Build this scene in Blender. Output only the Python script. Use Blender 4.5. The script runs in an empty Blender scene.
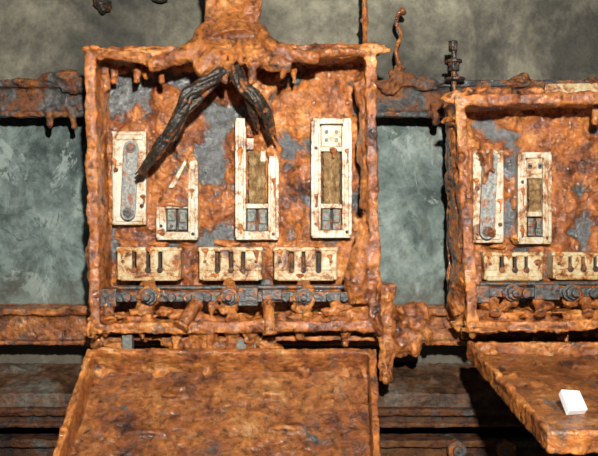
import bpy, bmesh, math, random
from mathutils import Vector, Matrix, noise
random.seed(7)
S=bpy.context.scene
S.view_settings.view_transform='Standard'
CZ=1.2; D=1.6; K=0.002
def W(px,py,y=0.0):
    s=K*(D+y)/D
    return Vector(((px-299)*s, y, CZ-(py-228)*s))
# ---------------------------------------------------------------- materials
def newmat(name):
    m=bpy.data.materials.new(name); m.use_nodes=True
    nt=m.node_tree; nt.nodes.clear()
    out=nt.nodes.new('ShaderNodeOutputMaterial'); b=nt.nodes.new('ShaderNodeBsdfPrincipled')
    nt.links.new(b.outputs[0],out.inputs[0])
    tc=nt.nodes.new('ShaderNodeTexCoord')
    return m,nt,b,tc
def nz(nt,tc,scale,detail=6,rough=.6,dist=0.,off=0.,stretch=(1,1,1)):
    mp=nt.nodes.new('ShaderNodeMapping'); mp.inputs['Location'].default_value=(off,off*1.7,off*.6)
    mp.inputs['Scale'].default_value=stretch
    nt.links.new(tc.outputs['Object'],mp.inputs[0])
    n=nt.nodes.new('ShaderNodeTexNoise'); n.inputs['Scale'].default_value=scale
    n.inputs['Detail'].default_value=detail; n.inputs['Roughness'].default_value=rough
    n.inputs['Distortion'].default_value=dist
    nt.links.new(mp.outputs[0],n.inputs['Vector']); return n.outputs['Fac']
def ramp(nt,fac,stops):
    r=nt.nodes.new('ShaderNodeValToRGB'); e=r.color_ramp.elements
    while len(e)<len(stops): e.new(0.5)
    for i,(p,c) in enumerate(stops):
        e[i].position=p
        if not hasattr(c,'__len__'): c=(c,c,c)
        e[i].color=(*c,1)
    nt.links.new(fac,r.inputs[0]); return r.outputs[0]
def mix(nt,f,a,b,mode='MIX'):
    m=nt.nodes.new('ShaderNodeMix'); m.data_type='RGBA'; m.blend_type=mode
    for s,v in ((m.inputs[0],f),(m.inputs[6],a),(m.inputs[7],b)):
        if hasattr(v,'is_output'): nt.links.new(v,s)
        elif hasattr(v,'__len__'): s.default_value=(*v,1)
        else: s.default_value=v
    return m.outputs[2]
def mth(nt,op,a,b=0.):
    m=nt.nodes.new('ShaderNodeMath'); m.operation=op
    for s,v in ((m.inputs[0],a),(m.inputs[1],b)):
        if hasattr(v,'is_output'): nt.links.new(v,s)
        else: s.default_value=v
    return m.outputs[0]
def bump(nt,b,hs,strength=.5,dist=.01,coat=None):
    h=hs[0][0]; acc=mth(nt,'MULTIPLY',h,hs[0][1])
    for x,w in hs[1:]: acc=mth(nt,'ADD',acc,mth(nt,'MULTIPLY',x,w))
    bn=nt.nodes.new('ShaderNodeBump'); bn.inputs['Strength'].default_value=strength; bn.inputs['Distance'].default_value=dist
    nt.links.new(acc,bn.inputs['Height']); nt.links.new(bn.outputs[0],b.inputs['Normal'])
    if coat:
        bc=nt.nodes.new('ShaderNodeBump'); bc.inputs['Strength'].default_value=coat; bc.inputs['Distance'].default_value=dist
        nt.links.new(acc,bc.inputs['Height']); nt.links.new(bc.outputs[0],b.inputs['Coat Normal'])
RD=(0.026,0.010,0.005); RO=(0.35,0.098,0.016); RB=(0.57,0.190,0.034); RP=(0.80,0.43,0.16)
def mud(name,steel=.0,dark=1.,off=0.,attr=False,rough=(.2,.5),coat=1.):
    m,nt,b,tc=newmat(name)
    n1=nz(nt,tc,16,11,.70,.5,off); n2=nz(nt,tc,62,8,.66,.3,off+3); n3=nz(nt,tc,240,4,.6,0,off)
    n4=nz(nt,tc,6,4,.5,.3,off+17)
    sc=lambda c:tuple(x*dark for x in c)
    col=ramp(nt,mth(nt,'ADD',mth(nt,'MULTIPLY',n1,.74),mth(nt,'MULTIPLY',n4,.26)),[(.355,sc(RD)),(.415,sc((.17,.045,.010))),(.475,sc(RO)),(.56,sc(RB)),(.70,sc(RP))])
    v=ramp(nt,n2,[(.34,.26),(.43,.82),(.54,1.1),(.70,1.65)])
    col=mix(nt,1.,col,v,'MULTIPLY')
    sp=ramp(nt,n3,[(.60,0.),(.70,1.)])
    col=mix(nt,mth(nt,'MULTIPLY',sp,.25),col,sc((.70,.42,.18)))
    st=nz(nt,tc,17,9,.72,.6,off+11)
    stc=ramp(nt,nz(nt,tc,60,6,.7,0,off+5),[(.34,(.014,.012,.011)),(.5,(.055,.057,.055)),(.68,(.15,.16,.155))])
    if attr:
        a=nt.nodes.new('ShaderNodeAttribute'); a.attribute_name='mud'
        sg=mth(nt,'ADD',a.outputs['Fac'],mth(nt,'MULTIPLY',mth(nt,'SUBTRACT',st,.5),1.1))
        col=mix(nt,ramp(nt,sg,[(.46,.7),(.56,0.)]),col,(.08,.024,.008))
        col=mix(nt,ramp(nt,sg,[(.385,1.),(.44,0.)]),col,stc)
    elif steel>0:
        f=ramp(nt,st,[(.62-.25*steel-.03,0.),(.68-.25*steel,1.)])
        col=mix(nt,f,col,stc)
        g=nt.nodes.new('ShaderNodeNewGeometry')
        col=mix(nt,1.,col,ramp(nt,g.outputs['Pointiness'],[(.43,.28),(.49,.92),(.53,1.1),(.60,1.45)]),'MULTIPLY')  # crevice dirt and shade, with brightened ridges, painted into the mud colour
    nt.links.new(col,b.inputs['Base Color'])
    nt.links.new(ramp(nt,n2,[(.38,rough[0]),(.68,rough[1])]),b.inputs['Roughness'])
    b.inputs['Specular IOR Level'].default_value=.5
    b.inputs['Coat Weight'].default_value=coat; b.inputs['Coat Roughness'].default_value=.12
    bump(nt,b,[(n1,.8),(n2,.6),(n3,.14)],.9,.015,.38)
    return m
def ceramic(name,off=0.,dirt=.5,tint=(.55,.50,.40)):
    m,nt,b,tc=newmat(name)
    n=nz(nt,tc,24,10,.75,.6,off); n2=nz(nt,tc,150,5,.7,0,off+4)
    k=.015 if dirt>.4 else -.015
    stain=ramp(nt,mth(nt,'ADD',n,mth(nt,'MULTIPLY',mth(nt,'SUBTRACT',n2,.5),.3)),
       [(.38+k,(.09,.03,.01)),(.44+k,(.36,.14,.04)),(.485+k,(tint[0]*.88,tint[1]*.70,tint[2]*.46)),(.56+k,tint),(.8,tuple(min(1,x*1.3) for x in tint))])
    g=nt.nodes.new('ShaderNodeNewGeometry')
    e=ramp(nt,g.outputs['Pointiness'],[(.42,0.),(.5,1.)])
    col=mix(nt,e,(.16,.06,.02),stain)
    nt.links.new(col,b.inputs['Base Color']); b.inputs['Roughness'].default_value=.25
    bump(nt,b,[(n,.5),(n2,.4)],.5,.005)
    return m
def metal(name,c1,c2,off=0.,rust=.3,rough=.5,mt=.3):
    m,nt,b,tc=newmat(name)
    n=nz(nt,tc,45,8,.7,.3,off); n2=nz(nt,tc,150,4,.6,0,off)
    col=ramp(nt,n2,[(.35,c1),(.65,c2)])
    f=ramp(nt,n,[(.62-.3*rust,0.),(.70-.3*rust,1.)])
    col=mix(nt,f,col,(.25,.08,.022))
    nt.links.new(col,b.inputs['Base Color']); b.inputs['Roughness'].default_value=rough
    b.inputs['Metallic'].default_value=mt
    bump(nt,b,[(n,.6),(n2,.5)],.6,.005)
    return m
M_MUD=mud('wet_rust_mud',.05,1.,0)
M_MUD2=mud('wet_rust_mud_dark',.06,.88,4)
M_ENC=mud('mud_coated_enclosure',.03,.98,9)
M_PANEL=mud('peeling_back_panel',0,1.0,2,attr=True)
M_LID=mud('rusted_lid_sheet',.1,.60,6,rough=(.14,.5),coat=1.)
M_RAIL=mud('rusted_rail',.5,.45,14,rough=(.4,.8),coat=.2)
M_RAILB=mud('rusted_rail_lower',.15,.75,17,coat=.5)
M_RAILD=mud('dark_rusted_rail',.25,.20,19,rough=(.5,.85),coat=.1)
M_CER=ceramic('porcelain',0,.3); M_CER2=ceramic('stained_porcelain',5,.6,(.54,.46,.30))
M_STEEL=metal('galvanised_steel',(.13,.13,.12),(.30,.30,.27),0,.3,.4,.2)
M_DSTEEL=metal('dark_steel',(.03,.029,.028),(.12,.12,.115),3,.35,.35,.4)
M_GREY=metal('grey_contact',(.09,.10,.09),(.22,.23,.20),6,.3,.5,.3)
M_CABLE=metal('muddy_black_cable',(.008,.007,.006),(.055,.042,.030),8,.28,.38,0)
M_DARK=metal('dark_recess',(.012,.009,.007),(.05,.025,.012),1,.4,.7,0)
M_FIB,nt,b,tc=newmat('fibre_strip')
n=nz(nt,tc,90,8,.8,0,2,(1,1,.35))
nt.links.new(ramp(nt,n,[(.35,(.07,.04,.015)),(.5,(.27,.15,.055)),(.66,(.52,.38,.19))]),b.inputs['Base Color']); b.inputs['Roughness'].default_value=.9
bump(nt,b,[(n,1.)],.8,.006)
M_PAP,nt,b,tc=newmat('white_plastic')
b.inputs['Base Color'].default_value=(.78,.80,.81,1); b.inputs['Roughness'].default_value=.5
# wall
M_WALL,nt,b,tc=newmat('peeling_painted_plaster')
sep=nt.nodes.new('ShaderNodeSeparateXYZ'); nt.links.new(tc.outputs['Object'],sep.inputs[0])
a1=nz(nt,tc,4.0,12,.68,.4,1); a2=nz(nt,tc,34,9,.75,0,2); a3=nz(nt,tc,8.5,12,.72,.5,8)
beige=ramp(nt,a1,[(.38,(.040,.036,.026)),(.46,(.090,.082,.059)),(.54,(.155,.142,.100)),(.66,(.25,.23,.165))])
beige=mix(nt,1.,beige,ramp(nt,a2,[(.35,.55),(.6,1.15)]),'MULTIPLY')
arc=ramp(nt,nz(nt,tc,2.2,2,.5,.4,23,(1,1,.6)),[(.44,1.),(.49,.6),(.50,.95),(.56,1.05)])
beige=mix(nt,1.,beige,arc,'MULTIPLY')
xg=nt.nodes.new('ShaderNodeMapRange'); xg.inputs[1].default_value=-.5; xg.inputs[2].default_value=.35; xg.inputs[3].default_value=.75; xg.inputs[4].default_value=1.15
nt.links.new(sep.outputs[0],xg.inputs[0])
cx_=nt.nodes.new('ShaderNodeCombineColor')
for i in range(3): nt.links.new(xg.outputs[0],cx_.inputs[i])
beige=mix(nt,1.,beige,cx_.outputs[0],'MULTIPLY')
green=ramp(nt,a3,[(.36,(.028,.045,.040)),(.44,(.075,.105,.095)),(.50,(.125,.165,.150)),(.56,(.165,.21,.19)),(.64,(.24,.285,.26))])
green=mix(nt,1.,green,ramp(nt,a2,[(.35,.6),(.6,1.15)]),'MULTIPLY')
l1=ramp(nt,nz(nt,tc,10,12,.72,.4,51,(1,1,.6)),[(.56,0.),(.60,.7)])
green=mix(nt,l1,green,(.31,.36,.33))
l2=ramp(nt,nz(nt,tc,14,12,.74,.9,61),[(.565,0.),(.60,.8)])
green=mix(nt,l2,green,(.040,.068,.054))
l3=ramp(nt,nz(nt,tc,9,8,.7,.5,71,(1.4,1,.5)),[(.58,0.),(.66,.6)])
green=mix(nt,l3,green,(.095,.090,.055))
sel=nt.nodes.new('ShaderNodeMapRange'); sel.inputs[1].default_value=1.46; sel.inputs[2].default_value=1.50
nt.links.new(mth(nt,'ADD',sep.outputs[2],mth(nt,'MULTIPLY',mth(nt,'SUBTRACT',a2,.5),.05)),sel.inputs[0])
col=mix(nt,sel.outputs[0],green,beige)
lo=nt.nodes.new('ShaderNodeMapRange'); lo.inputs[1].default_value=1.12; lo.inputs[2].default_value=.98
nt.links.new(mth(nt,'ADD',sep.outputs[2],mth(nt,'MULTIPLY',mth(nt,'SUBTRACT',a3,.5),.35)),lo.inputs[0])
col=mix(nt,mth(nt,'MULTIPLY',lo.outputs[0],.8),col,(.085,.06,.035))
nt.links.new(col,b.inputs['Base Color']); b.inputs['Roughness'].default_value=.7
bump(nt,b,[(a3,.5),(a2,.4),(l1,.08)],.6,.012)
M_CON,nt,b,tc=newmat('stained_concrete')
n=nz(nt,tc,12,10,.72,.5,3,(.8,1,1)); n2=nz(nt,tc,70,6,.7,0,4)
c=ramp(nt,n,[(.35,(.015,.010,.006)),(.44,(.06,.028,.013)),(.52,(.12,.055,.026)),(.58,(.10,.085,.065)),(.70,(.17,.15,.115))])
c=mix(nt,1.,c,ramp(nt,n2,[(.3,.35),(.65,1.3)]),'MULTIPLY')
nt.links.new(c,b.inputs['Base Color']); b.inputs['Roughness'].default_value=.5
bump(nt,b,[(n,.6),(n2,.5)],.8,.01)
# ---------------------------------------------------------------- mesh builder
TEX={}
def tex(sc,depth=3):
    k=(sc,depth)
    if k not in TEX:
        t=bpy.data.textures.new('clouds_%g'%sc,'CLOUDS'); t.noise_scale=sc; t.noise_depth=depth; TEX[k]=t
    return TEX[k]
class MB:
    def __init__(s): s.bm=bmesh.new()
    def hexa(s,P):
        v=[s.bm.verts.new(p) for p in P]
        for f in ((0,1,2,3),(7,6,5,4),(0,4,5,1),(1,5,6,2),(2,6,7,3),(3,7,4,0)):
            s.bm.faces.new([v[i] for i in f])
        return s
    def box(s,x0,x1,y0,y1,z0,z1):
        return s.hexa([(x0,y0,z0),(x1,y0,z0),(x1,y0,z1),(x0,y0,z1),(x0,y1,z0),(x1,y1,z0),(x1,y1,z1),(x0,y1,z1)])
    def pb(s,a,b,c,d,y0,y1,rot=0.):
        """a,b=left,top  c,d=right,bottom measured at front depth y0"""
        p=W(a,b,y0); q=W(c,d,y0)
        P=[Vector(v) for v in [(p.x,y0,q.z),(q.x,y0,q.z),(q.x,y0,p.z),(p.x,y0,p.z),(p.x,y1,q.z),(q.x,y1,q.z),(q.x,y1,p.z),(p.x,y1,p.z)]]
        if rot:
            c0=(p+q)/2; R=Matrix.Rotation(math.radians(rot),3,'Y')
            P=[R@(v-Vector((c0.x,0,c0.z)))+Vector((c0.x,0,c0.z)) for v in P]
        return s.hexa(P)
    def ell(s,c,r,sub=3,irr=.45):
        if not hasattr(r,'__len__'): r=(r,r,r)
        c=Vector(c)
        n=bmesh.ops.create_icosphere(s.bm,subdivisions=sub,radius=1)['verts']
        sd=Vector((random.uniform(0,50),random.uniform(0,50),random.uniform(0,50)))
        for v in n:
            k=1+irr*(noise.noise(v.co*1.1+sd)+.6*noise.noise(v.co*2.6+sd))
            v.co=c+Vector((v.co.x*r[0]*k,v.co.y*r[1]*k,v.co.z*r[2]*k))
        return s
    def pe(s,px,py,y,rx,rz=None,ry=None):
        rz=rz or rx; ry=ry or min(rx,rz)
        return s.ell(W(px,py,y),(rx*K,ry*K,rz*K))
    def tube(s,pts,rad,seg=12,sub=5,wob=0.):
        pts=[Vector(p) for p in pts]; n=len(pts)
        if not hasattr(rad,'__len__'): rad=[rad]*n
        cp=[];cr=[]
        for i in range(n-1):
            p0=pts[max(i-1,0)];p1=pts[i];p2=pts[i+1];p3=pts[min(i+2,n-1)]
            for k in range(sub):
                t=k/sub
                cp.append(.5*((2*p1)+(p2-p0)*t+(2*p0-5*p1+4*p2-p3)*t*t+(3*p1-p0-3*p2+p3)*t**3)); cr.append(rad[i]*(1-t)+rad[i+1]*t)
        cp.append(pts[-1]); cr.append(rad[-1])
        rings=[]; up=Vector((.3,1,.2)).normalized()
        for i,p in enumerate(cp):
            t=(cp[min(i+1,len(cp)-1)]-cp[max(i-1,0)]).normalized()
            u=(up-t*up.dot(t)).normalized(); up=u; w=t.cross(u)
            r=cr[i]*(1+wob*noise.noise(p*60))
            rings.append([s.bm.verts.new(p+(u*math.cos(a)+w*math.sin(a))*r) for a in [2*math.pi*j/seg for j in range(seg)]])
        for a,b2 in zip(rings,rings[1:]):
            for j in range(seg): s.bm.faces.new([a[j],a[(j+1)%seg],b2[(j+1)%seg],b2[j]])
        s.bm.faces.new(rings[0][::-1]); s.bm.faces.new(rings[-1]); return s
    def cyl(s,c,r,y0,y1,seg=16):
        return s.tube([Vector((c.x,y0,c.z)),Vector((c.x,y1,c.z))],r,seg,1)
    def link(s,a,b,r,y0,y1,seg=10):
        d=(b-a); d.y=0; ang=math.atan2(d.z,d.x)
        pts=[]
        for cen,st in ((b,ang-math.pi/2),(a,ang+math.pi/2)):
            for i in range(seg+1):
                t=st+math.pi*i/seg; pts.append((cen.x+r*math.cos(t),cen.z+r*math.sin(t)))
        f=[s.bm.verts.new((x,y0,z)) for x,z in pts]; g=[s.bm.verts.new((x,y1,z)) for x,z in pts]
        s.bm.faces.new(f); s.bm.faces.new(g[::-1])
        for i in range(len(f)): j=(i+1)%len(f); s.bm.faces.new([f[j],f[i],g[i],g[j]])
        return s
    def stub(s,pts,r):
        """short pipe stub / cable gland with collars"""
        P=[W(*p) for p in pts]; s.tube(P,r,14,4)
        for a,bb in ((P[0],P[1]),(P[-1],P[-2])):
            d=(bb-a).normalized(); s.tube([a,a+d*.006],r*1.35,8,1)
        return s
    def done(s,name,mat,parent=None,voxel=None,disp=(),bevel=0.,smooth=False):
        bmesh.ops.recalc_face_normals(s.bm,faces=s.bm.faces)
        me=bpy.data.meshes.new(name); s.bm.to_mesh(me); s.bm.free()
        o=bpy.data.objects.new(name,me); S.collection.objects.link(o); me.materials.append(mat)
        if voxel:
            r=o.modifiers.new('r','REMESH'); r.mode='VOXEL'; r.voxel_size=voxel; r.use_smooth_shade=True
            if disp:
                sm=o.modifiers.new('s','SMOOTH'); sm.iterations=2
        for sc,st in disp:
            d=o.modifiers.new('d','DISPLACE'); d.texture=tex(sc); d.strength=st; d.mid_level=.5; d.texture_coords='GLOBAL'
        if bevel:
            bv=o.modifiers.new('b','BEVEL'); bv.width=bevel; bv.segments=2; bv.limit_method='ANGLE'
        if smooth:
            for p in me.polygons: p.use_smooth=True
        if parent: o.parent=parent
        return o
def empty(name):
    e=bpy.data.objects.new(name,None); S.collection.objects.link(e); e.empty_display_size=.05; return e
DIS=[(.06,.010),(.022,.009),(.008,.004)]
DISs=[(.03,.006),(.012,.0045),(.006,.002)]
DISr=[(.08,.005),(.02,.003),(.007,.002)]
def drip(m,px,py,L,r,y):
    j=random.uniform(-2,2)
    m.tube([W(px,py-5,y),W(px+j*.4,py+L*.3,y),W(px+j,py+L*.7,y),W(px+j*1.2,py+L,y)],[r*K*1.5,r*K*.95,r*K*.7,r*K*.6],8,4)
    m.ell(W(px+j*1.2,py+L,y),(r*.75*K,r*.75*K,r*1.0*K),2,.2)
def icicles(m,x0,x1,py,n,Lmax,y,rr=(2.,5.)):
    n=max(2,int(n*.6)); c=[random.uniform(x0,x1) for _ in range(max(2,n//2))]
    for i in range(n):
        x=min(x1,max(x0,random.choice(c)+random.gauss(0,9)))
        drip(m,x,py,Lmax*random.random()**2+2,random.uniform(*rr),y+random.uniform(-.008,.008))
# ---------------------------------------------------------------- room
WY=.12
m=MB(); m.box(-2,2,WY,WY+.15,0,2.6); m.done('wall_back',M_WALL)
m=MB(); m.box(-2,2,-3,WY,-.1,0); m.done('floor',M_CON)
# ---------------------------------------------------------------- rails
def angle_rail(name,py0,py1,yf,mat,x0=-60,x1=660,lip=True,blobs=12,dr=4,amp=1.):
    m=MB(); p=W(x0,py0,yf); q=W(x1,py1,yf)
    m.box(p.x,q.x,yf,yf+.012,q.z,p.z)
    if lip:
        m.box(p.x,q.x,yf-.012,WY-.002,p.z-.012,p.z+.002)
        m.box(p.x,q.x,yf-.010,yf+.01,q.z,q.z+.010)
    for i in range(blobs):
        x=random.uniform(x0,x1); m.pe(x,py0+random.uniform(-1,5),yf-.008,random.uniform(5,22),random.uniform(2,4)*amp,4)
    if dr: icicles(m,x0,x1,py1-1,dr*3,12,yf)
    return m,mat,name
m,mt,nm=angle_rail('support_rail',82,117,.04,M_RAIL,blobs=30,dr=5)
for px,py,r in ((50,79,8),(64,76,10),(76,86,10),(20,83,6),(400,78,10),(425,84,9),(388,88,8),(520,80,9),(590,84,8)): m.pe(px,py,.03,r*1.3,r*.8,6)
drip(m,50,112,12,5,.03); drip(m,72,112,14,4,.03); drip(m,437,108,14,5,.03)
m.done(nm,mt,voxel=.0028,disp=DISs)
m,mt,nm=angle_rail('support_rail',309,345,.03,M_RAILB,blobs=34,dr=5)
m.done(nm,mt,voxel=.0028,disp=DISs)
m=MB()
def ledge(m,z0,z1,y0,y1,t):
    m.hexa([(-.9,y0,z0-t),(.9,y0,z0-t),(.9,y0,z0),(-.9,y0,z0),(-.9,y1,z1-t),(.9,y1,z1-t),(.9,y1,z1),(-.9,y1,z1)])
zb=W(0,362,WY).z; zf=W(0,394,.0).z
ledge(m,zf,zb,.0,WY-.001,.03)
for i in range(30):
    x=random.uniform(-.8,.8); t=random.random(); m.ell((x,.01+t*.1,zf+(zb-zf)*t),(random.uniform(.01,.03),.012,.007))
m.done('cable_trench_ledge',M_CON,voxel=.004,disp=[(.05,.006),(.012,.006)])
m,mt,nm=angle_rail('support_rail',409,427,-.01,M_RAILD,blobs=10,dr=0,amp=.6); m.done(nm,mt,voxel=.003,disp=DISr)
m,mt,nm=angle_rail('support_rail',440,475,.0,M_RAILD,blobs=8,dr=0,amp=.6)
m.done(nm,mt,voxel=.003,disp=DISr)
for px in (457,507):
    m=MB(); m.cyl(W(px,450,-.03),.020,-.035,-.014,6); m.cyl(W(px,450,-.03),.010,-.048,-.034,12); m.done('rail_bolt',M_RAIL,bevel=.002)
# ---------------------------------------------------------------- fuse boxes
YF=-.11
def panel(name,a,b,c,d,parent,steelpts,y=0.0):
    p=W(a,b,y); q=W(c,d,y); nx=300; ny=int(nx*(p.z-q.z)/(q.x-p.x))
    bm=bmesh.new(); lay=bm.verts.layers.float.new('mud'); g=[]
    for j in range(ny+1):
        row=[]
        for i in range(nx+1):
            u=i/nx; v=j/ny; x=p.x+(q.x-p.x)*u; z=p.z+(q.z-p.z)*v
            px=a+(c-a)*u; py=b+(d-b)*v
            P=Vector((x*13,parent['seed'],z*13))
            f=.64+.6*noise.fractal(P,.8,2.,6)
            for sx,sz,rx,rz,w in steelpts:
                r=((px-sx)/rx)**2+((py-sz)/rz)**2
                if r<4: f+=w*math.exp(-r*1.2)
            e=min(u*(c-a),(1-u)*(c-a),v*(d-b),(1-v)*(d-b))
            f+=.5*math.exp(-e/9)
            mm=max(0,min(1,f))
            h=max(0,f-.45)*.012+ min(1,max(0,f-.40)*3)*.0065*(1+noise.fractal(Vector((x*45,1,z*36)),.65,2.2,5))
            h+=.018*math.exp(-e/6)
            v_=bm.verts.new((x,y-h,z)); v_[lay]=mm; row.append(v_)
        g.append(row)
    for j in range(ny):
        for i in range(nx): 
            f_=bm.faces.new([g[j][i],g[j+1][i],g[j+1][i+1],g[j][i+1]]); f_.smooth=True
    me=bpy.data.meshes.new(name); bm.to_mesh(me); bm.free()
    o=bpy.data.objects.new(name,me); S.collection.objects.link(o); me.materials.append(M_PANEL); o.parent=parent
def enclosure(name,corn,t,parent,extra=None):
    m=MB(); o=[W(x,y,YF) for x,y in corn]
    cx=sum(v.x for v in o)/4; cz=sum(v.z for v in o)/4
    def ins(v,k): return Vector((v.x+(k if v.x<cx else -k),v.y,v.z+(k if v.z<cz else -k)))
    for i in range(4):
        A=o[i];B=o[(i+1)%4]; a_=ins(A,t);b__=ins(B,t)
        bk=lambda v:Vector((v.x,.025,v.z))
        m.hexa([A,B,b__,a_,bk(A),bk(B),bk(b__),bk(a_)])
        fw=lambda v:Vector((v.x,YF-.006,v.z)); fb=lambda v:Vector((v.x,YF+.006,v.z))
        A2,B2=ins(A,-.005),ins(B,-.005); a2,b2=ins(A,t+.003),ins(B,t+.003)
        m.hexa([fw(A2),fw(B2),fw(b2),fw(a2),fb(A2),fb(B2),fb(b2),fb(a2)])
        for k in range(20):
            s=random.random(); P=A.lerp(B,s); h=abs(A.x-B.x)>abs(A.z-B.z)
            m.ell((P.x,random.uniform(YF-.002,.0),P.z),(random.uniform(.012,.035) if h else .008,random.uniform(.01,.03),.007 if h else random.uniform(.012,.035)))
        for k in range(7):
            s=random.random(); P=ins(A,t).lerp(ins(B,t),s); y_=random.uniform(-.09,-.01)
            m.tube([(P.x,y_,P.z),(P.x,y_+.003,P.z-.02),(P.x,y_,P.z-random.uniform(.03,.05))],[.007,.006,.005],8,3)
    o2=[ins(v,t*.5) for v in o]
    xs=[v.x for v in o2]; zs=[v.z for v in o2]
    m.box(min(xs),max(xs),.012,.025,min(zs),max(zs))
    if extra: extra(m)
    m.done(name,M_ENC,parent,voxel=.0026,disp=DIS)
# --- components
def knife_base(par,tag,a,b,c,d,la,lb,y0=-.032):
    m=MB(); m.pb(a,b,c,d,y0,.0); 
    m.pb(a+3,b+3,c-3,b+9,y0-.003,y0+.002); m.pb(a+3,d-9,c-3,d-3,y0-.003,y0+.002)
    m.done('ceramic_base_'+tag,M_CER,par,bevel=.0025)
    A=W(*la,y0-.012); B=W(*lb,y0-.012)
    m=MB(); m.link(A,B,.0145,y0-.014,y0-.009); m.done('steel_link_'+tag,M_STEEL,par,bevel=.0012)
    m=MB()
    for P in (A,B):
        m.cyl(P,.0065,y0-.019,y0-.013,6); m.cyl(P,.010,y0-.015,y0-.0135,16); m.cyl(P,.006,y0-.012,y0+.003,10)
    m.done('link_bolts_'+tag,M_DSTEEL,par,bevel=.0008)
    m=MB(); m.cyl(W(a+4,(b+d)/2-8,y0),.0045,y0-.004,y0+.002,10); m.cyl(W(c-4,(b+d)/2+28,y0),.004,y0-.004,y0+.002,10); m.done('screws_'+tag,M_DARK,par)
def frame_unit(par,tag,a,b,c,d,top=True,div=(),strip=None,window=None,term=None,rightfrom=None,leftfrom=None,y0=-.034,bw=8,rot=0,mat=None):
    mat=mat or M_CER
    m=MB()
    m.pb(a,leftfrom or b,a+bw,d,y0,0); m.pb(c-bw,rightfrom or b,c,d,y0,0)
    m.pb(a,d-bw,c,d,y0+.002,0)
    if top: m.pb(a,b,c,b+6,y0+.002,0)
    for z in div: m.pb(a+bw-2,z-2.5,c-bw+2,z+2.5,y0+.006,0)
    m.pb(c-2.5,(rightfrom or b)+2,c+1,d-2,y0-.005,y0+.01); m.pb(a-1,(leftfrom or b)+2,a+2.5,d-2,y0-.004,y0+.01)
    m.pb(a+bw-2,(leftfrom or b)+8,a+bw+1,d-bw,y0-.003,y0+.012); m.pb(c-bw-1,(rightfrom or b)+8,c-bw+2,d-bw,y0-.003,y0+.012)
    m.done('ceramic_frame_'+tag,mat,par,bevel=.0015)
    m=MB(); m.pb(a+bw-1,(div[0] if (div and not top) else b+5),c-bw+1,d-bw+1,-.012,0); m.done('recess_'+tag,M_DARK,par)
    if strip:
        m=MB(); s0,s1=strip; n=16; y=-.024
        hw=(c-a)/2-bw-1.5; cx=(a+c)/2
        pts=[]
        for i in range(n+1):
            pts.append((s0+(s1-s0)*i/n, hw*(.82+.22*noise.noise(Vector((i*.7,a,0)))), y+.004*math.sin(i*1.1)))
        for (z0,h0,q0),(z1,h1,q1) in zip(pts,pts[1:]):
            P0=W(cx-h0,z0,q0);P1=W(cx+h0,z0,q0);P2=W(cx-h1,z1,q1);P3=W(cx+h1,z1,q1); k=Vector((0,.008,0))
            m.hexa([P2,P3,P1,P0,P2+k,P3+k,P1+k,P0+k])
        m.done('fibre_strip_'+tag,M_FIB,par,voxel=.0018,disp=[(.006,.003)])
    if window:
        m=MB(); w0,w1=window; cx=(a+c)/2
        m.pb(a+bw+2,w0,cx-1,w1,-.022,-.01); m.pb(cx+1,w0,c-bw-2,w1,-.020,-.01)
        m.pb(a+bw+2,w0+3,cx-2,w1-9,-.026,-.01); m.pb(cx+2,w0+3,c-bw-3,w1-7,-.025,-.01)
        m.done('contact_clip_'+tag,M_GREY,par,bevel=.0018)
        m=MB()
        for x in ((a+bw+cx)/2,(c-bw+cx)/2): m.cyl(W(x,w1-4,-.03),.0035,-.0245,-.02,10)
        m.done('contact_screws_'+tag,M_DSTEEL,par)
    if term:
        m=MB(); t0,t1=term; m.pb(a+bw+1,t0,c-bw-1,t1,-.028,-.008); m.done('terminal_'+tag,M_CER2,par,bevel=.002)
        m=MB(); cx=(a+c)/2
        for x in (cx-5,cx+5):
            for z in (t0+7,t1-7): m.cyl(W(x,z,-.029),.004,-.0300,-.027,10)
        m.done('terminal_screws_'+tag,M_DSTEEL,par)
    m=MB()
    for x,z in ((a+bw/2,d-14),(c-bw/2,d-6),(a+bw/2,(leftfrom or b)+30)): m.cyl(W(x,z,y0),.0034,y0-.0015,y0+.004,10)
    m.done('screw_holes_'+tag,M_DARK,par)
def bus_block(par,tag,a,b,c,d,slots,y0=-.05):
    m=MB()
    xs=[a]+[v for s in slots for v in s]+[c]
    for i in range(0,len(xs),2): m.pb(xs[i],b+3,xs[i+1],d-9,y0,0)
    m.pb(a,d-11,c,d,y0+.001,0); m.pb(a-1,b,c+1,b+5,y0+.008,0)
    m.pb(a+3,d-4,c-3,d+1,y0-.003,y0+.01)
    m.done('ceramic_block_'+tag,M_CER2,par,bevel=.0028)
    m=MB(); m.pb(a+2,b+3,c-2,d-4,y0+.018,-.001); m.done('block_core_'+tag,M_DARK,par)
    m=MB()
    for s in slots:
        cx=(s[0]+s[1])/2
        m.pb(cx-1.2,b+6,cx+.9,d-12,y0+.008,y0+.02); m.cyl(W(cx,d-10,y0),.0058,y0-.003,y0+.004,12)
    for x in (a+6,c-6): m.cyl(W(x,(b+d)/2-2,y0),.0035,y0-.002,y0+.003,10)
    m.done('block_screws_'+tag,M_DARK,par,bevel=.0006)
def smears(par,tag,items,mat=M_MUD):
    m=MB()
    for x,y,L,r,yy in items:
        m.ell(W(x,y,yy),(r*1.5*K,.004,r*K)); 
        m.tube([W(x,y,yy),W(x+1,y+L*.5,yy),W(x,y+L,yy)],[r*K,r*K*.6,r*K*.4],8,3)
    m.done('mud_runs_'+tag,mat,par,voxel=.0018,disp=[(.01,.003),(.005,.002)])
def clampbolts(par,xs,py):
    m=MB()
    for cx in xs:
        m.cyl(W(cx,py,-.12),.0125,-.124,-.1,6); m.cyl(W(cx,py,-.12),.006,-.136,-.12,12); m.cyl(W(cx,py,-.12),.016,-.113,-.11,16)
    m.done('clamp_bolts',M_DSTEEL,par,bevel=.001)
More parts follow.
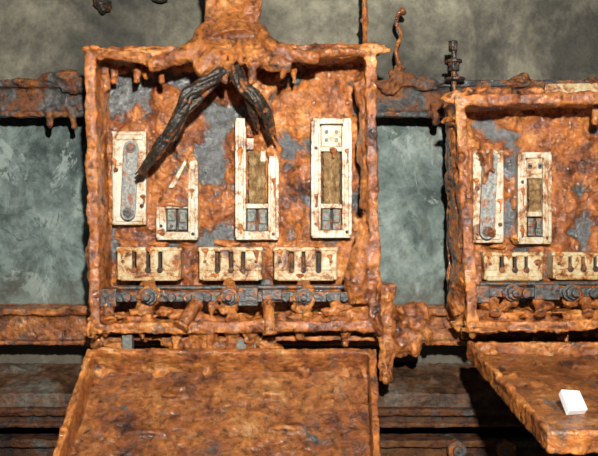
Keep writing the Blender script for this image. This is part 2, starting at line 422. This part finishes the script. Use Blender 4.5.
# ======== main box
FB=empty('fuse_box'); FB['seed']=1.3
def ex1(m):
    for px,py,r in ((110,54,10),(130,52,9),(150,55,11),(168,58,11),(320,50,10),(345,52,11),(362,50,12)): m.pe(px,py,YF,r*1.7,r*.5,6)
    for px,py,rx,rz in ((365,240,8,22),(362,90,7,20),(364,140,6,30),(368,190,7,30),(96,120,5,30),(97,200,5,30),(95,260,6,26),(355,314,20,8)): m.pe(px,py,-.075,rx,rz,12)
    m.tube([W(366,232,-.09),W(361,252,-.10),W(357,278,-.105),W(358,304,-.10)],[.009,.018,.022,.017],14); m.pe(352,288,-.10,9,14,8)
    for i in range(56):
        x=random.uniform(108,360); m.pe(x,random.uniform(314,328),random.uniform(-.10,-.01),random.uniform(6,20),random.uniform(2,5),7)
    for px,L,r in ((125,10,3),(176,18,5),(196,22,6),(212,20,7),(232,26,8),(252,20,7),(205,14,9),(345,12,5),(300,6,5)): drip(m,px,330,L,r,-.09)
    icicles(m,95,375,330,16,20,-.10)
enclosure('enclosure',[(88,50),(373,47),(378,328),(93,331)],.012,FB,ex1)
panel('back_panel',97,60,371,322,FB,[(135,82,50,16,-.6),(112,95,14,30,-.5),(215,170,15,55,-.48),(110,240,12,26,-.5),(160,245,20,12,-.4),(295,90,22,10,-.25),(300,190,10,50,.35),(335,95,30,25,.3),(185,130,22,26,.3),(225,245,30,10,-.3),(365,100,10,40,-.5),(290,240,14,14,-.3),(150,270,60,10,.1),(180,80,30,10,-.5),(150,112,14,16,-.3),(285,140,8,20,-.3)])
knife_base(FB,'1',112,131,146,225,(131,148),(128,213))
frame_unit(FB,'2',157,160,197,240,top=False,div=(206,),window=(209,230),leftfrom=203)
frame_unit(FB,'3',236,118,278,240,top=False,div=(206,),strip=(146,205),window=(209,231),rightfrom=156,bw=9)
m=MB(); m.pb(246,138,254,150,-.03,0); m.pb(260,150,266,162,-.028,0); m.done('ceramic_splinters',M_CER,FB,bevel=.002)
frame_unit(FB,'4',312,118,351,238,div=(149,206),strip=(151,204),window=(209,230),term=(125,147))
bus_block(FB,'1',117,247,181,280,[(132,136),(146,150),(158,162)])
bus_block(FB,'2',199,247,262,280,[(215,220),(229,233),(241,245)])
bus_block(FB,'3',274,247,337,280,[(289,294),(302,305),(316,321)])
pts=[(187,158),(190,207),(157,207),(166,188)]
m=MB(); f=[W(x,y,-.036) for x,y in pts]; k=Vector((0,.03,0))
m.hexa([f[2],f[1],f[0],f[3],f[2]+k,f[1]+k,f[0]+k,f[3]+k])
for px,py,r in ((180,178,5),(174,194,6),(164,202,5),(184,194,6)): m.pe(px,py,-.03,r,r*1.2,5)
m.done('mud_shard',M_MUD,FB,voxel=.0022,disp=DISs)
q4=((168,188),(174,188),(187,162),(184,161))
m=MB(); m.hexa([W(x,y,-.044) for x,y in q4]+[W(x,y,-.034) for x,y in q4]); m.done('ceramic_shard_edge',M_CER,FB,bevel=.001)
m=MB()
for px,py,rx,rz,y in ((262,140,10,12,-.02),(272,150,6,9,-.02),(250,128,4,10,-.02),(305,250,12,4,-.005),(345,228,6,5,-.02),(228,243,12,4,-.005),(160,243,10,4,-.005),(192,165,5,9,-.01),(300,105,18,6,-.003),(120,70,10,5,-.003),(185,150,8,16,-.005),(332,100,18,8,-.003)):
    m.pe(px,py,y,rx,rz,5)
m.done('mud_lumps',M_MUD,FB,voxel=.002,disp=DISs)
smears(FB,'fuses',[(114,160,14,2.2,-.033),(143,196,10,2,-.033),(240,150,16,2.2,-.035),(240,226,8,2.5,-.035),(274,180,18,2,-.035),(316,196,12,2.2,-.035),(347,150,14,2,-.035),(191,190,10,2,-.035),(162,232,4,3,-.035),(333,150,8,3,-.03),(121,250,10,2.5,-.05),(150,249,6,3,-.05),(176,262,8,2.2,-.05),(205,250,8,2.4,-.05),(256,252,12,2.4,-.05),(280,251,7,2.2,-.05),(330,256,10,2.2,-.05),(215,276,4,3,-.05),(300,276,4,3,-.05)])
m=MB(); m.pb(101,292,352,302,-.098,-.082); m.pb(100,289,116,307,-.102,-.06); m.pb(238,288,258,306,-.104,-.06); m.pb(262,290,282,300,-.107,-.06)
m.tube([W(118,288,-.07),W(348,287,-.07)],.005,10,2)
for x in (128,172,188,208,286,330,344): m.cyl(W(x,297,-.095),.009,-.109,-.08,6)
m.done('bus_bar',M_DSTEEL,FB,bevel=.0015)
m=MB()
for cx in (148,229,304):
    m.pe(cx,298,-.096,11,9,7); m.pe(cx+4,290,-.08,7,6,7); m.pe(cx-3,308,-.095,8,6,7); m.pe(cx,285,-.05,6,6,10)
for px,py,rx,rz in ((112,315,14,4),(136,312,7,4),(330,312,9,4),(345,306,8,5),(165,312,8,4)): m.pe(px,py,-.09,rx,rz,7)
for px in (150,212,335): drip(m,px,306,random.uniform(5,10),4,-.092)
m.done('terminal_clamps',M_MUD2,FB,voxel=.0022,disp=DISs)
m=MB()
m.stub([(196,303,-.095),(189,314,-.115),(180,327,-.13)],.0125)
m.stub([(268,303,-.095),(269,318,-.118),(270,335,-.125)],.0105)
m.stub([(231,308,-.095),(233,320,-.12)],.010); m.stub([(108,306,-.09),(110,322,-.115)],.010); m.stub([(306,308,-.095),(308,318,-.115)],.009)
m.done('cable_glands',M_MUD2,FB,voxel=.0017,disp=[(.012,.003),(.005,.0015)])
clampbolts(FB,(148,229,304),297)
m=MB(); m.pb(236,340,256,366,-.09,-.06); m.pb(122,334,132,352,-.1,-.08); m.pb(331,354,341,378,-.11,-.09); m.pe(336,354,-.1,8,5,6)
m.done('hinge_brackets',M_GREY,FB,bevel=.002)
m=MB()
for px,py,rx,rz in ((100,340,8,10),(112,346,12,4),(185,342,22,9),(225,345,26,10),(245,362,14,5),(270,347,14,5),(200,354,9,8),(178,352,6,6),(250,340,10,9)): m.pe(px,py,-.075,rx,rz,9)
for px,L,r in ((180,20,5),(206,24,6),(222,22,6),(262,12,5)): drip(m,px,342,L,r,-.08)
m.pb(95,336,376,341,-.075,-.05)
m.done('hinge_mud',M_MUD2,FB,voxel=.0024,disp=DISs)
# ======== conduit & cables
m=MB()
m.tube([W(232,-40,-.02),W(231,0,-.035),W(232,28,-.05),W(234,50,-.07)],[.046,.046,.050,.062],20)
for a,b2,r in (((212,40),(150,66),.016),((222,50),(196,72),.020),((255,44),(318,58),.015),((250,54),(292,66),.016),((205,30),(188,60),.011),((258,30),(280,54),.013)):
    m.tube([W(a[0],a[1],-.09),W((a[0]+b2[0])/2,(a[1]+b2[1])/2+2,-.12),W(b2[0],b2[1],-.125)],[r*1.3,r,r*.7],10)
m.tube([W(150,60,-.12),W(120,55,-.12),W(98,57,-.115)],[.011,.009,.007],8)
m.tube([W(300,58,-.12),W(335,52,-.12),W(366,52,-.115)],[.011,.010,.008],8)
for i in range(9):
    x=207+i*6.2; m.tube([W(x,-30,-.075),W(x+random.uniform(-3,3),10,-.085),W(x+random.uniform(-5,5)+(x-232)*.1,40,-.105),W(x+(x-232)*.5,64,-.13)],[.007,.006,.007,.005],8)
for px,L,r in ((216,9,3),(226,12,4),(252,12,4),(284,8,3)): drip(m,px,68,L,r,-.125)
m.done('cable_conduit',M_MUD2,voxel=.0028,disp=DIS)
def cable(name,pts,rad):
    e=empty(name)
    P=[W(*p) for p in pts]
    m=MB(); m.tube(P,[r*.8 for r in rad],14,8,.25)
    n=len(P)
    fine=[];fr=[]
    for i in range(n-1):
        for k in range(4): fine.append(P[i].lerp(P[i+1],k/4)); fr.append(rad[i]+(rad[i+1]-rad[i])*k/4)
    fine.append(P[-1]); fr.append(rad[-1])
    for s_ in range(6):
        q=[];rr=[]
        for i,p in enumerate(fine):
            t=(fine[min(i+1,len(fine)-1)]-fine[max(i-1,0)]).normalized(); u=Vector((0,1,0)); u=(u-t*u.dot(t)).normalized(); w_=t.cross(u)
            a=s_*math.pi/3+i*.22; q.append(p+(u*math.cos(a)+w_*math.sin(a))*fr[i]*.72); rr.append(fr[i]*.36*(1+.25*math.sin(i*2.1+s_)))
        m.tube(q,rr,8,2)
    m.done('sheath',M_CABLE,e,voxel=.0015,disp=[(.015,.003),(.005,.002)])
    m=MB(); end=P[-1]; d=(P[-1]-P[-2]).normalized()
    for k in range(5):
        o_=Vector((random.uniform(-1,1),random.uniform(-1,1),random.uniform(-1,1)))*rad[-1]*.5
        m.tube([end-d*.01+o_,end+d*.012+o_*1.6],.0018,6,1)
    m.done('wire_ends',M_CABLE,e)
cable('power_cable',[(228,68,-.12),(210,80,-.135),(188,94,-.14),(176,122,-.13),(158,150,-.11),(141,173,-.08)],[.011,.012,.0125,.0115,.012,.0075])
cable('power_cable',[(234,68,-.12),(242,86,-.135),(256,98,-.135),(266,112,-.12),(272,134,-.09)],[.012,.013,.0125,.011,.009])
cable('power_cable',[(225,70,-.11),(206,90,-.12),(186,112,-.12),(176,134,-.11)],[.009,.009,.008,.006])
cable('power_cable',[(238,70,-.11),(248,92,-.12),(252,110,-.10),(256,122,-.08)],[.010,.009,.008,.006])
# ======== right box
FB2=empty('fuse_box'); FB2['seed']=5.1
def ex2(m):
    for px,py,r in ((462,98,12),(480,92,10),(500,93,8),(530,92,8),(456,120,8)): m.pe(px,py,-.08,r*1.5,r*.6,12)
    for px,py,rx,rz in ((457,160,7,40),(458,230,7,40),(459,290,8,30)): m.pe(px,py,-.05,rx,rz,20)
    for i in range(44):
        x=random.uniform(478,620); m.pe(x,random.uniform(311,324),random.uniform(-.10,-.01),random.uniform(6,18),random.uniform(2,5),7)
    icicles(m,470,620,326,10,10,-.10)
    icicles(m,450,462,326,4,12,-.03)
enclosure('enclosure',[(457,98),(760,92),(764,324),(470,330)],.012,FB2,ex2)
panel('back_panel',452,105,735,318,FB2,[(482,130,16,16,-.5),(510,185,10,40,-.3),(560,200,30,50,.2),(550,130,30,16,.15),(592,180,10,40,.1),(480,270,20,20,.2),(515,280,20,8,-.4),(575,150,14,20,-.45),(585,230,12,16,-.4)])
knife_base(FB2,'1',473,150,504,243,(490,158),(487,232))
frame_unit(FB2,'2',519,152,551,244,div=(176,214),strip=(178,212),window=(218,236),term=(158,174),bw=7)
frame_unit(FB2,'3',640,152,676,244,div=(176,214),strip=(178,212),window=(218,236),term=(158,174),bw=7)
bus_block(FB2,'1',484,252,543,280,[(500,504),(513,517),(525,528)])
bus_block(FB2,'2',553,252,610,279,[(569,572),(582,585),(594,597)])
bus_block(FB2,'3',630,252,690,279,[(646,650),(658,662),(670,674)])
m=MB()
for px,py,rx,rz,y in ((487,160,6,7,-.047),(490,232,6,5,-.045),(480,155,4,6,-.03),(515,200,4,10,-.005),(517,238,5,5,-.02),(548,150,8,4,-.005),(498,246,8,3,-.01)): m.pe(px,py,y,rx,rz,5)
m.tube([W(482,150,-.05),W(487,166,-.055),W(484,184,-.05)],[.006,.007,.004],8)
m.tube([W(492,150,-.05),W(489,160,-.06),W(494,172,-.055)],[.004,.005,.003],8)
m.done('mud_lumps',M_MUD2,FB2,voxel=.002,disp=DISs)
smears(FB2,'fuses',[(476,180,20,2,-.033),(500,200,14,2,-.033),(523,190,16,2,-.035),(547,180,20,2,-.035),(522,230,8,2.4,-.035),(488,254,10,2.4,-.05),(508,254,6,3,-.05),(538,262,8,2.4,-.05),(560,254,10,2.6,-.05),(590,256,8,2.6,-.05)])
m=MB(); m.pb(478,288,690,297,-.098,-.082); m.pb(476,286,490,303,-.102,-.06); m.pb(535,285,560,300,-.104,-.06)
m.tube([W(480,284,-.07),W(690,283,-.07)],.005,10,2)
for x in (505,525,575,592): m.cyl(W(x,293,-.095),.009,-.109,-.08,6)
m.done('bus_bar',M_DSTEEL,FB2,bevel=.0015)
m=MB()
for cx in (514,573,640):
    m.pe(cx,293,-.096,9,8,7); m.pe(cx-3,302,-.09,7,6,8)
for px,py,rx,rz in ((486,306,8,4),(500,308,9,4),(545,306,8,4),(596,304,7,4)): m.pe(px,py,-.09,rx,rz,8)
m.done('terminal_clamps',M_MUD2,FB2,voxel=.0022,disp=DISs)
m=MB()
for px in (493,538,585): m.stub([(px,300,-.092),(px+3,314,-.115)],.009)
m.done('cable_glands',M_MUD2,FB2,voxel=.0017,disp=[(.012,.003),(.005,.0015)])
clampbolts(FB2,(514,573,640),293)
m=MB(); m.pb(545,83,640,94,.018,.024,-1); m.done('rail_label_plate',M_CER2,bevel=.001)
# ======== lids
def lid(name,x0,x1,zh,yh,length,drop,rim,mat,seed,skew=0.,t=.006,rt=.010):
    e=empty(name)
    ca,sa=math.cos(drop),math.sin(drop)
    T=Matrix(((1,skew,0),(0,-ca,-sa),(0,-sa,ca)))
    O=Vector((0,yh,zh))
    def lb(m,a,b,c,d,e,f):
        P=[(a,c,e),(b,c,e),(b,d,e),(a,d,e),(a,c,f),(b,c,f),(b,d,f),(a,d,f)]
        m.hexa([O+T@Vector(p) for p in P])
    rs=random.Random(seed)
    m=MB(); lb(m,x0+.001,x1-.001,.001,length-.001,-t,0)
    for i in range(26):
        m.ell(O+T@Vector((rs.uniform(x0+.02,x1-.02),.03+(length-.06)*rs.random(),-.001)),(rs.uniform(.006,.03),rs.uniform(.006,.02),.006))
    m.done('lid_sheet',mat,e,voxel=.0028,disp=[(.05,.006),(.016,.005),(.007,.003)])
    m=MB()
    for a,b,c,d in ((x0,x0+rt,0,length),(x1-rt,x1,0,length),(x0,x1,0,rt),(x0,x1,length-rt,length)): lb(m,a,b,c,d,-t-.002,rim)
    for i in range(30):
        a=rs.choice((x0+rt/2,x1-rt/2)) if i%2 else rs.uniform(x0,x1); c=rs.uniform(0,length) if i%2 else rs.choice((rt/2,length-rt/2))
        m.ell(O+T@Vector((a,c,rim*rs.uniform(.6,1))),(.007 if i%2 else .02,.02 if i%2 else .007,.005))
    for i in range(18):
        a=rs.choice((x0+rt,x1-rt)) if i%2 else rs.uniform(x0,x1); c=rs.uniform(0,length) if i%2 else rt
        m.ell(O+T@Vector((a,c,.0)),(.012,.012,.012))
    m.done('lid_rim',M_MUD2,e,voxel=.0028,disp=[(.04,.005),(.014,.004),(.007,.0025)])
h=W(0,366,-.115)
lid('fuse_box_lid',W(92,356,-.12).x,W(374,356,-.12).x,h.z,-.125,.54,math.radians(40),.052,M_LID,3,skew=-.04,rt=.012)
h=W(0,352,-.11)
lid('fuse_box_lid',W(465,345,-.115).x,W(465,345,-.115).x+.57,h.z,-.12,.49,math.radians(5),.022,M_LID,4)
m=MB(); c=Vector((.386,-.475,1.2-.2475)); R=Matrix.Rotation(.25,3,'Z')@Matrix.Rotation(.75,3,'X')
P=[(-.016,-.014,-.006),(.014,-.014,-.006),(.014,-.014,.006),(-.016,-.014,.006),(-.012,.022,-.006),(.016,.018,-.006),(.016,.018,.006),(-.012,.022,.006)]
m.hexa([c+R@Vector(p) for p in P]); m.done('white_plastic_scrap',M_PAP,bevel=.0015)
# ======== hanging pieces
m=MB(); m.tube([W(364,-30,.0),W(365,10,.0),W(365,40,-.02),W(366,50,-.06)],[.005,.006,.005,.007],8); m.pe(365,20,0,4,6)
m.done('hanging_rod',M_MUD2,voxel=.002,disp=[(.01,.003)])
m=MB(); m.tube([W(402,8,.06),W(396,22,.05),W(401,34,.05),W(396,50,.04),W(399,64,.04),W(400,80,.03)],[.004,.0045,.004,.0045,.005,.008],8); m.pe(402,12,.055,4,4); m.pe(399,70,.035,6,6); 
m.done('hanging_wire',M_MUD2,voxel=.002,disp=[(.01,.003)])
m=MB(); m.tube([W(99,-25,.105),W(101,0,.105),W(107,10,.108)],[.016,.016,.013],8); m.pe(103,6,.105,10,8,9); m.pe(160,-4,.105,10,6,9); m.done('cable_clip',M_CABLE,voxel=.002,disp=[(.01,.003)])
# anchor bolt: threaded stud with hex head, washer and nut
m=MB()
def vt(px,a,b_,r,seg): m.tube([W(px,a,0),W(px,b_,0)],r,seg,1)
vt(453,41,51,.010,6); vt(454,50,100,.0055,12); vt(454,60,63,.0165,16); vt(454,63,71,.012,6); vt(455,78,81,.020,16)
m.done('anchor_bolt',M_CABLE,voxel=.0014,disp=[(.008,.002)])
m=MB(); m.pb(379,286,393,381,-.1,-.094); m.pb(377,284,396,292,-.104,-.07); m.pe(387,325,-.1,8,12,4); m.pe(388,350,-.1,7,14,4); m.pe(386,295,-.1,8,9,5); m.pe(386,374,-.1,6,9,5); m.pb(372,290,384,300,-.1,-.08)
m.tube([W(384,305,-.1),W(379,330,-.11),W(383,356,-.1)],.005,8)
m.done('door_latch',M_MUD2,voxel=.0022,disp=DISs)
m=MB()
for px,py,rx,rz in ((412,322,18,18),(402,338,10,16),(422,318,10,14),(414,342,8,14),(400,312,10,8),(428,334,5,10)): m.pe(px,py,.0,rx,rz,12)
m.pb(385,306,410,318,.0,.03)
m.done('mud_clump',M_MUD2,voxel=.0026,disp=DIS)
# ---------------------------------------------------------------- light
def area(n,loc,tgt,size,e,col):
    l=bpy.data.lights.new(n,'AREA'); l.size=size; l.energy=e; l.color=col
    o=bpy.data.objects.new(n,l); o.location=loc; o.rotation_euler=(Vector(tgt)-Vector(loc)).to_track_quat('-Z','Y').to_euler(); S.collection.objects.link(o)
area('camera_flash',(.10,-1.72,1.60),(0,0,1.25),.045,54,(1,.97,.90))
area('fill_light',(-1.2,-1.6,2.4),(0,0,1.1),.8,3,(.9,.97,1))  # added dim fill from above left, stands for no actual lamp
w=bpy.data.worlds.new('world'); S.world=w; w.use_nodes=True
w.node_tree.nodes['Background'].inputs[0].default_value=(.55,.65,.7,1); w.node_tree.nodes['Background'].inputs[1].default_value=.05
cam=bpy.data.cameras.new('camera'); cam.sensor_width=36; cam.lens=36*D/(598*K); cam.clip_start=.05
co=bpy.data.objects.new('camera',cam); co.location=(0,-D,CZ); co.rotation_euler=(math.pi/2,0,0); S.collection.objects.link(co); S.camera=co
